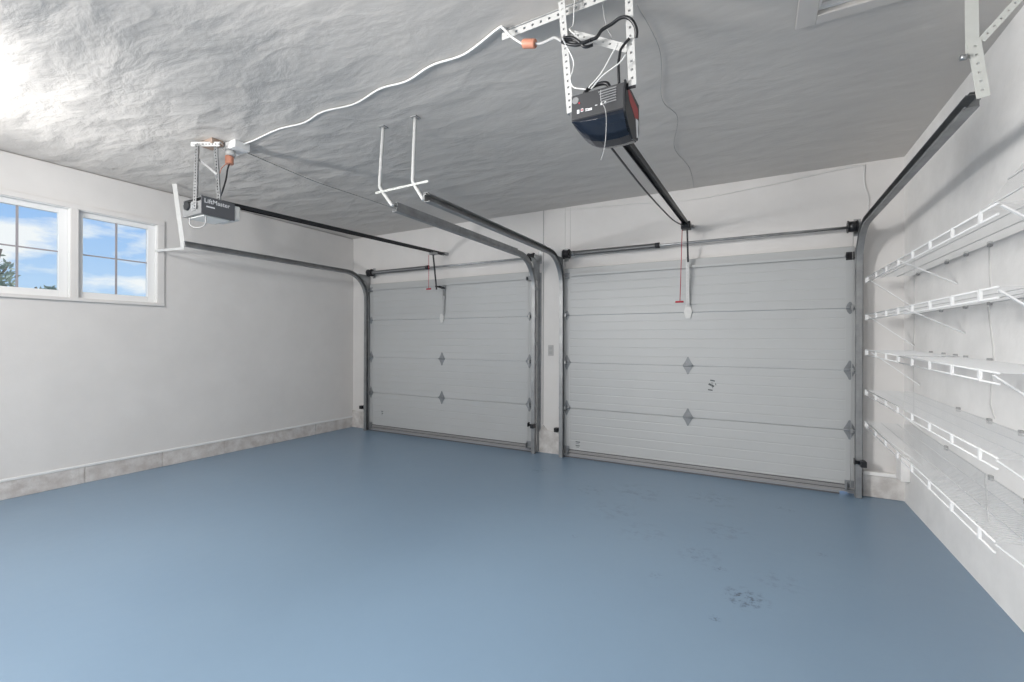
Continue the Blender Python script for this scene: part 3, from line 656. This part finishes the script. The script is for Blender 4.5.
MB().tube([(-3.70, 2.06, H-0.16), (-3.71, 2.05, 2.68), (-3.67, 2.02, 2.60), (-3.66, 1.99, 2.50), (-3.67, 1.96, 2.39)], 0.006, 8, 6).build('cord', M['dark'], r)
MB().tube([(-3.73, 2.06, H-0.15), (-3.75, 2.03, 2.70), (-3.72, 2.0, 2.64)], 0.003, 6, 6).build('ground_wire', M['copper'], r)
r = thing('power_plug', 'orange plug in the white cable left of the black opener', 'plug', (-0.97, 1.94, 2.76))
MB().tube([(-1.003, 1.93, 2.764), (-0.99, 1.93, 2.762), (-0.935, 1.93, 2.745)], 0.021, 14).build('plug_body', M['copper'], r, 0.006)
MB().tube([(-0.934, 1.93, 2.745), (-0.907, 1.93, 2.736), (-0.860, 1.91, 2.724), (-0.81, 1.875, 2.700), (-0.775, 1.868, 2.668)], 0.007, 8, 6).build('cord', M['greycable'], r)
cords = thing('extension_cord', 'black cord looped around the straps above the black opener', 'cord', (-0.60, 1.88, 2.60))
def child_cord(name, pts, rr, m): return MB().tube(pts, rr, 8, 8).build(name, m, cords)
child_cord('loop', [(-0.648, 1.870, 2.633), (-0.703, 1.865, 2.628), (-0.760, 1.865, 2.655), (-0.772, 1.875, 2.673), (-0.731, 1.880, 2.668), (-0.685, 1.880, 2.640), (-0.648, 1.880, 2.640), (-0.617, 1.880, 2.644), (-0.595, 1.880, 2.667), (-0.551, 1.880, 2.679), (-0.517, 1.875, 2.688), (-0.487, 1.875, 2.682), (-0.462, 1.880, 2.657), (-0.450, 1.890, 2.624), (-0.454, 1.90, 2.600)], 0.0075, M['black'])
child_cord('loose_end', [(-0.762, 1.855, 2.672), (-0.724, 1.86, 2.664), (-0.696, 1.865, 2.642), (-0.668, 1.87, 2.612), (-0.635, 1.88, 2.616)], 0.007, M['black'])
child_cord('drop', [(-0.480, 1.89, 2.60), (-0.512, 1.885, 2.565), (-0.520, 1.885, 2.533), (-0.524, 1.885, 2.500), (-0.524, 1.895, 2.427)], 0.006, M['black'])
cable('signal_wire', [(-0.762, 1.84, 2.663), (-0.748, 1.875, 2.631), (-0.724, 1.88, 2.571), (-0.728, 1.88, 2.528), (-0.738, 1.878, 2.495), (-0.723, 1.877, 2.455), (-0.681, 1.877, 2.436), (-0.665, 1.877, 2.430)], 0.003, M['cable'], 'thin white wire hanging along the left strap onto the black opener', 'wire')
cable('signal_wire', [(-0.522, 1.868, 2.579), (-0.556, 1.868, 2.529), (-0.596, 1.868, 2.472), (-0.650, 1.868, 2.427)], 0.003, M['cable'], 'thin white wire slanting down to the black opener, upper of two', 'wire')
cable('signal_wire', [(-0.487, 1.86, 2.518), (-0.513, 1.86, 2.491), (-0.582, 1.86, 2.459), (-0.636, 1.86, 2.415)], 0.003, M['cable'], 'thin white wire slanting down to the black opener, lower of two', 'wire')
cable('signal_wire', [(-0.738, 1.93, H), (-0.738, 1.92, 2.829), (-0.742, 1.920, 2.763), (-0.752, 1.90, 2.734), (-0.723, 1.90, 2.700)], 0.0028, M['cable'], 'thin white wire dropping from the ceiling behind the left strap', 'wire')
cable('signal_wire', [(-0.63, 1.99, H), (-0.616, 1.98, 2.80), (-0.595, 1.97, 2.72), (-0.576, 1.96, 2.677), (-0.585, 1.96, 2.636)], 0.0022, M['greycable'], 'thin grey wire dangling in the middle between the two straps', 'wire')
cable('signal_wire', [(-0.590, 1.852, 2.395), (-0.590, 1.855, 2.352), (-0.573, 1.855, 2.314), (-0.568, 1.86, 2.270), (-0.572, 1.865, 2.195), (-0.581, 1.870, 2.145), (-0.594, 1.870, 2.105)], 0.0015, M['greycable'], 'thin grey antenna wire hanging in front of the black opener', 'wire')
cable('signal_wire', [(-0.50, 2.1, cz+0.006), (-0.47, 2.5, cz+0.006), (-0.55, 3.0, cz+0.006), (-0.50, 3.3, cz+0.006), (-0.60, 3.8, cz+0.006), (-0.55, 4.3, cz+0.006), (-0.58, 4.88, cz+0.006)], 0.0018, M['greycable'], 'thin wire stapled to the ceiling behind the black opener', 'wire')
cable('signal_wire', [(-3.72, 2.15, cz+0.004), (-3.76, 2.5, cz), (-3.78, 2.9, cz-0.01), (-3.80, 3.3, cz+0.004), (-3.74, 3.9, cz-0.006), (-3.72, 4.88, cz+0.004)], 0.004, M['greycable'], 'thin grey wire along the ceiling above the left opener rail', 'wire')
cable('signal_wire', [(-2.05, 4.89, 2.875), (-1.7, 4.895, 2.84), (-1.3, 4.895, 2.825), (-0.9, 4.895, 2.79), (-0.5, 4.895, 2.775), (-0.1, 4.895, 2.80), (0.2, 4.895, 2.82), (0.6, 4.895, 2.86), (0.80, 4.895, 2.868)], 0.003, M['cable'], 'thin sagging wire tacked along the wall above the right door', 'wire')
cable('signal_wire', [(0.80, 4.895, 2.868), (0.80, 4.895, 2.70), (0.83, 4.895, 2.58), (0.82, 4.895, 2.42)], 0.003, M['cable'], 'thin white wire running down the wall above the right track corner', 'wire')
# outlet on the pier
r = thing('wall_outlet', 'small grey outlet plate on the pier between the garage doors', 'outlet', (-2.162, YF, 1.22))
MB().box(-2.197, -2.129, YF-0.006, YF, 1.157, 1.283).build('cover_plate', M['outlet'], r, 0.002)
for z in (1.247, 1.193): MB().box(-2.181, -2.145, YF-0.009, YF-0.006, z-0.016, z+0.016).build('receptacle', M['print'] if False else M['clip'], r, 0.002)

# ================================================================== WIRE SHELVES
SX0, SX1 = 0.771, 1.066
def shelf(y0, y1, zn, zf, conns, braces, label, clips):
    """y0 near end, y1 far end; zn/zf height of the deck at near/far end"""
    r = thing('wire_shelf', label, 'shelf', (0.92, (y0+y1)/2, (zn+zf)/2), 'white wire shelves on the right wall')
    Zf = lambda y: zn+(zf-zn)*(y-2.3)/(4.64-2.3)
    dk = MB(); y = y0+0.006
    while y < y1:
        z = Zf(y); dk.bar((SX0, y, z), (SX1, y, z), (0,1,0), 0.0018, 0.0018); y += 0.0254
    for x in (SX0+0.10, SX0+0.20, SX1-0.004): dk.bar((x, y0, Zf(y0)-0.003), (x, y1, Zf(y1)-0.003), (1,0,0), 0.0035, 0.0035)
    dk.build('deck', M['deck_wire'], r)
    lp = MB()
    lp.cyl((SX0, y0, Zf(y0)), (SX0, y1, Zf(y1)), 0.0042, 8); lp.cyl((SX0, y0, Zf(y0)-0.040), (SX0, y1, Zf(y1)-0.040), 0.0042, 8)
    lp.build('front_lip', M['wire_white'], r)
    for c in conns: MB().box(SX0-0.006, SX0+0.004, c-0.008, c+0.008, Zf(c)-0.043, Zf(c)+0.003).build('lip_connector', M['wire_white'], r)
    for c in braces: MB().bar((SX0+0.004, c, Zf(c)-0.012), (SX1, c+(0.10 if 2.5 < c < 4 else 0.012), Zf(c)-(0.16 if 2.5 < c < 4 else 0.255)), (0,1,0), 0.014, 0.006).build('support_brace', M['wire_white'], r)
    for c in clips: MB().box(XR-0.016, XR, c-0.014, c+0.014, Zf(c)-0.016, Zf(c)+0.012).build('wall_clip', M['clip'], r, 0.003)
    return r
cn = [4.63, 4.57, 4.27, 3.965, 3.66, 3.36, 3.06, 2.755, 2.46]
cl = [4.5, 3.9, 3.59, 3.28, 2.86]
shelf(2.31, 4.645, 1.844, 1.858, cn, [4.60, 3.64, 2.30], 'white wire shelf at the top of the right wall', cl)
shelf(2.31, 4.64, 1.536, 1.554, cn, [4.58, 3.52, 2.32], 'white wire shelf, second from the top on the right wall', [4.0, 3.6, 3.28, 2.86])
shelf(3.685, 4.64, 1.218, 1.266, cn[:5], [4.45], 'short far wire shelf piece level with the middle shelf', [4.2, 3.95, 3.75])
shelf(2.30, 3.650, 1.218, 1.262, [3.64]+cn[5:], [2.36], 'white wire shelf at middle height on the right wall, nearer piece', [3.59, 3.28, 2.86])
shelf(2.31, 4.64, 0.905, 0.940, cn, [4.40, 2.33], 'white wire shelf, fourth from the top on the right wall', [3.7, 3.28, 2.95])
shelf(2.33, 4.64, 0.590, 0.680, cn, [4.40, 2.33], 'white wire shelf at the bottom of the right wall', [3.9, 3.26, 2.9])
# loose wire panel leaning on the top shelf
r = thing('wire_rack', 'loose white wire mesh leaning on the wall at the end of the top shelf', 'wire rack', (0.95, 2.3, 1.86))
pw = MB(); y = 2.03
while y < 2.60:
    pw.bar((0.79, y-0.10, 1.862), (1.062, y+0.02, 2.24), (0,1,0), 0.0030, 0.0030); y += 0.0254
for f in (0.0, 0.33, 0.66, 1.0):
    xa = 0.79+0.272*f; za = 1.862+0.378*f; sh = -0.10+0.12*f
    pw.bar((xa-0.004, 2.02+sh, za), (xa-0.004, 2.60+sh, za), (0,0,1), 0.006, 0.006)
pw.build('mesh_panel', M['deck_wire'], r)

# ================================================================== OUTSIDE
struct('ground', MB().box(-60, 30, -40, 60, -0.45, -0.25), M['ground'])
struct('driveway', MB().box(-6.0, 1.6, YF+T, 14, -0.24, -0.02), M['ground'])
def tree(name, x, y, h, cr_, n, label, zc):
    r = thing(name, label, 'tree', (x, y, -0.25), 'trees outside the window')
    tk = MB(); tk.tube([(x, y, -0.25), (x+0.1, y+0.05, h*0.4), (x, y+0.1, h*0.85)], 0.10, 8, 4)
    for k in range(9):
        a = random.uniform(0, 6.28); rr = random.uniform(0.5, 1)*cr_
        tk.tube([(x, y, h*0.5+random.uniform(0, h*0.2)), (x+rr*0.5*math.cos(a), y+rr*0.5*math.sin(a), h*0.75), (x+rr*math.cos(a), y+rr*math.sin(a), h*random.uniform(0.8, 1.0))], 0.03, 6, 3)
    tk.build('trunk', M['bark'], r)
    lf = MB()
    for k in range(n):
        while True:
            p = Vector((random.uniform(-1,1), random.uniform(-1,1), random.uniform(-1,1)))
            if p.length < 1: break
        c = Vector((x+p.x*cr_, y+p.y*cr_, zc+p.z*(h-zc)))
        a = Vector((random.uniform(-1,1), random.uniform(-1,1), random.uniform(-1,1))).normalized(); b_ = a.orthogonal().normalized(); s_ = random.uniform(0.05, 0.10)
        lf.add([c-a*s_*1.5, c+b_*s_*0.6, c+a*s_*1.5, c-b_*s_*0.6], [(0,1,2,3)])
    lf.build('foliage', M['leaf'], r)
tree('leafy_tree', -20.0, 4.1, 4.05, 0.75, 650, 'sparse tree seen through the left window pane by the picture edge', 2.9)
tree('round_tree', -20.0, 5.75, 3.05, 0.85, 3000, 'low round green treetop at the foot of the left window', 2.2)
